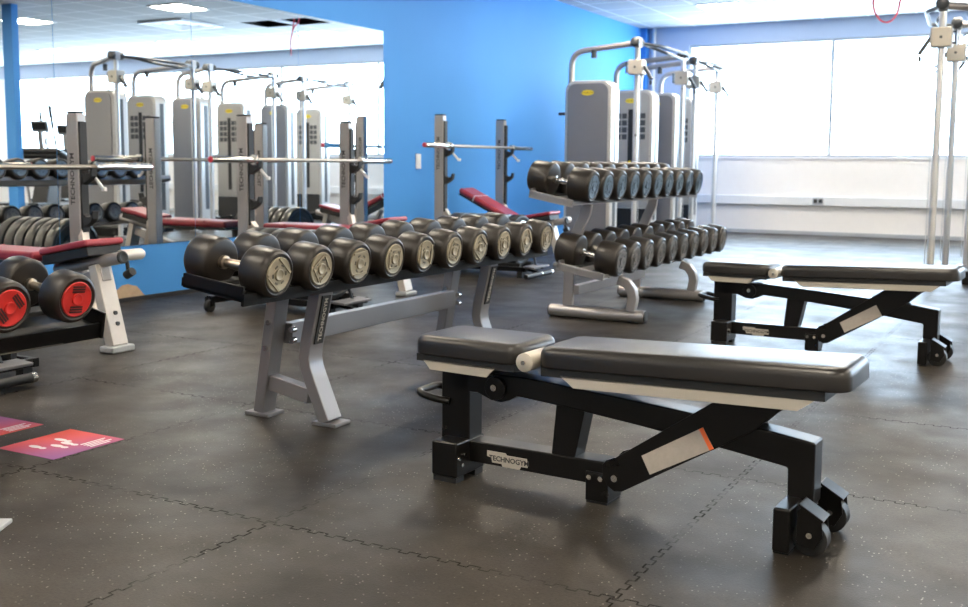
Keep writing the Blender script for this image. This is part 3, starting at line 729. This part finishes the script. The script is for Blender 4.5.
# ------------------------------------------------------------------ cable machines
def rounded_tower(w_, z0, z1, r, ox=0):
    pts = [(-w_/2, z0), (w_/2, z0)]
    for k in range(7):
        a = PI/2*k/6; pts.append((w_/2-r+r*math.cos(a), z1-r+r*math.sin(a)))
    for k in range(7):
        a = PI/2+PI/2*k/6; pts.append((-w_/2+r+r*math.cos(a), z1-r+r*math.sin(a)))
    return [(u+ox, v) for u, v in pts]
def make_machine(label, xt, xp, ya, yb, sh_=0, dty=0):
    """two weight towers facing each other at ya and yb, posts inboard at xp"""
    ym = (ya+yb)/2
    t = thing('cable_machine', label, 'cable machine', (xt, ym, 0), group='cable machines')
    sgn = 1 if xp > xt else -1; px = xp-xt
    for yt, face in ((ya-ym, 1), (yb-ym, -1)):
        ox = sh_ if face == 1 else 0
        yp = yt; yt = yt + (dty if face == 1 else 0)      # the tower may stand a little behind its post
        # face = +1: users stand on the +y side
        sh = obj('weight_tower', MB().prism(rounded_tower(.56, .12, 1.90, .11, ox), yt-.12, yt+.12), TOWERPALE, t, .025, 3)
        obj('rear_panel', MB().prism(rounded_tower(.48, .18, 1.865, .09, ox), yt-face*.1205, yt-face*.128), TOWERGREY, sh)
        yf = yt+face*.1205
        obj('front_panel', MB().prism(rounded_tower(.49, .45, 1.865, .09, ox), yf, yf+face*.008), TOWERFRONT, sh)
        obj('base_box', MB().span((ox-.31, yt-.15, 0), (ox+.31, yt+.15, .118)), BLACKPAINT, t, .01)
        obj('lower_cover', MB().span((ox-.24, yf, .13), (ox+.24, yf+face*.03, .44)), BLACKMATT, sh, .006)
        obj('stack_slot', MB().span((ox-.03, yf+face*.0081, .55), (ox+.03, yf+face*.014, 1.66)), BLACKMATT, sh)
        for s in (-1, 1):
            mb = MB()
            for r_ in range(4):
                for c_ in range(2): mb.box((ox+s*(.08+.08*c_), yf+face*.010, 1.58-.085*r_), (.064, .004, .064))
            obj('weight_chart', mb, SLATE, sh)
        for sd in (-1, 1): obj('cable_guide', MB().span((ox+sd*.2805, yt-.035, .3), (ox+sd*.2845, yt+.035, 1.78)), SLATE, sh)
        for yy, dd in ((yf+face*.0085, face), (yt-face*.1285, -face)):
            bd = obj('yellow_badge', MB().prism([(ox+.075*math.cos(a), 1.765+.030*math.sin(a)) for a in [2*PI*k/20 for k in range(20)]], yy, yy+dd*.003), YELLOW, sh)
            writing('badge_lettering', 'TECHNOGYM', .024, INK, bd, frame3((ox, yy+dd*.0034, 1.765), (-dd, 0, 0), (0, 0, 1)), depth=.0003)
        obj('stack_pin', MB().cyl((ox, yf+face*.0141, 1.02), (ox, yf+face*.03, 1.02), .012), YELLOW, sh)
        obj('side_grip', MB().cyl((ox-sgn*.29, yt, 1.545), (ox-sgn*.40, yt, 1.545), .018), SLATE, sh)
        # arched beam to the post
        xo = ox-sgn*.255
        path = fillet([(xo, yt, 1.88), (xo, yt, 2.225), (px, yp, 2.29)], .17, 8)
        bm_ = obj('arched_beam', MB().tube(path, .032, 14), SILVER, t)
        obj('beam_stop', MB().cyl((xo+sgn*.27, yt, 2.15), (xo+sgn*.27, yt, 2.235), .032), SLATE, bm_)
        ps = obj('guide_post', MB().tube([(px, yp, .03), (px, yp, 2.33)], .029, 16), PALEPOST, t)
        obj('post_foot', MB().lathe((px, yp, 0), (0, 0, 1), [(0, .08), (.03, .08), (.035, .03)], 20), SILVER, ps)
        obj('post_head', MB().span((px-.04, yp-.045, 2.24), (px+.04, yp+.045, 2.35)), SILVER, ps, .01)
        for dd in (1, -1): obj('head_cap', MB().lathe((px, yp+dd*.0455, 2.295), (0, dd, 0), [(0, .05), (.045, .05), (.06, .03)], 18), SLATE, ps)
        bx = obj('pulley_box', MB().span((px-.082, yp-.07, 1.95), (px+.082, yp+.07, 2.11)), STRIP, ps, .012)
        obj('pulley_bolt', MB().cyl((px, yp-.076, 2.03), (px, yp+.076, 2.03), .012), SLATE, bx)
        obj('pulley_plate', MB().span((px-sgn*.115, yp-.045, 1.97), (px-sgn*.105, yp+.045, 2.09)).bar((px-sgn*.11, yp, 1.985), (px-sgn*.07, yp, 1.985), .02, .015).bar((px-sgn*.11, yp, 2.075), (px-sgn*.07, yp, 2.075), .02, .015), SLATE, bx)
        obj('strap_handle', MB().bar((px+sgn*.08, yp, 2.04), (px+sgn*.17, yp, 1.90), .05, .03).cyl((px+sgn*.16, yp, 1.84), (px+sgn*.16, yp, 1.885), .014), SLATE, bx)
        obj('pull_cable', MB().tube([(px+sgn*.045, yp, .1), (px+sgn*.045, yp, 1.96)], .004, 6), PALEPOST, t)
    a, b = ya-ym, yb-ym
    d = b-a
    obj('pull_up_bar', MB().tube(fillet([(px, a, 2.29), (px+sgn*.0, a+d*.25, 2.29), (px+sgn*.10, a+d*.42, 2.24), (px+sgn*.10, a+d*.80, 2.22), (px, b, 2.28)], .06, 5), .019, 12).tube(fillet([(px, a, 2.29), (px+sgn*.16, a+d*.22, 2.28), (px+sgn*.20, a+d*.75, 2.26), (px, b, 2.28)], .08, 5), .017, 12), SLATE, t)
    obj('floor_beam', MB().span((-.04, a+.16+dty, 0), (.04, b-.16, .06)), SILVER, t, .005)
    return t
make_machine('cable machine with grey towers directly behind the two-tier dumbbell rack', -4.71, -4.10, 10.85, 12.41, .09)
make_machine('rearmost cable machine behind the dumbbell rack, closest to the windows', -4.70, -4.16, 13.07, 14.04, .06)
make_machine('cable machine at the right edge with two pale posts and pulley boxes', -.05, -.925, 9.40, 10.72, -.33, .30)
make_machine('cable machine seen only in the mirror, second one from the windows', 0, -.78, 11.20, 12.56, -.30, .12)
make_machine('cable machine seen only in the mirror, right beside the windows', 0, -.78, 13.28, 14.50, -.27)

# ------------------------------------------------------------------ cross trainer reflected in the mirror
def make_trainer(label, loc, rz, group):
    t = thing('cross_trainer', label, 'cross trainer', loc, (0, 0, rz), group)
    obj('base', MB().span((-.75, -.04, .02), (.75, .04, .09)).span((-.75, -.28, 0), (-.68, .28, .05)).span((.68, -.28, 0), (.75, .28, .05)), SILVER, t, .008)
    obj('drive_housing', MB().prism([(.25, .09), (.72, .09), (.74, .45), (.62, .72), (.42, .72), (.25, .4)], -.12, .12), BLACKMATT, t, .02)
    obj('mast', MB().bar((.52, 0, .65), (.38, 0, 1.42), .07, .09), SILVER, t, .01)
    c = obj('console', MB().box((.36, 0, 1.50), (.05, .26, .18), Euler((0, -.35, 0))), SCREEN, t, .02)
    obj('console_screen', MB().box((.331, 0, 1.505), (.004, .20, .12), Euler((0, -.35, 0))), BLACKMATT, c)
    for s in (-1, 1):
        y = s*.27
        obj('pedal_arm', MB().bar((-.6, y*.8, .3), (.45, y*.8, .22), .05, .06), SILVER, t, .006)
        obj('pedal', MB().box((-.35, y*.8, .34), (.36, .15, .04)), BLACKMATT, t, .01)
        arm = fillet([(.45, y*.8, .25), (.40, y, .85), (.30, y, 1.15), (.12, y*1.05, 1.5), (.05, y*1.05, 1.78)], .12, 5)
        a = obj('swing_arm', MB().tube(arm, .018, 12), SILVER, t)
        obj('grip', MB().tube([(.13, y*1.05, 1.48), (.045, y*1.05, 1.80)], .024, 12), BLACKMATT, a)
    obj('front_rail', MB().tube(fillet([(.4, -.36, 1.05), (.1, -.36, 1.12), (.1, .36, 1.12), (.4, .36, 1.05)], .1, 5), .05, 12).tube([(.4, -.36, 1.05), (.4, .36, 1.05)], .05, 12), BLACKMATT, t)
    return t
tr0 = make_trainer('black cross trainer with upright handles, reflected beside the blue column', (2.15, 10.5, 0), math.radians(60), 'cross trainers')
dup(tr0, (3.3, 11.9, 0), (0, 0, math.radians(60)), 'second cross trainer reflected further from the blue column, nearer the windows')

# ------------------------------------------------------------------ steel foot at the lower left corner
f = thing('equipment_stand', 'steel stand foot poking in at the lower left edge of the floor', 'stand', (-2.52, 1.70, 0))
obj('foot_plate', MB().box((0, 0, .006), (.22, .10, .012), Euler((0, 0, .5))), FRAME_GREY, f, .003)
obj('foot_tube', MB().bar((-.12, -.066, .035), (.055, .03, .035), .05, .045, side=(-.48, .87, 0)), CHROME, f, .004)
obj('stand_post', MB().bar((-.115, -.064, .05), (-.115, -.064, .9), .05, .05), CHROME, f, .004)
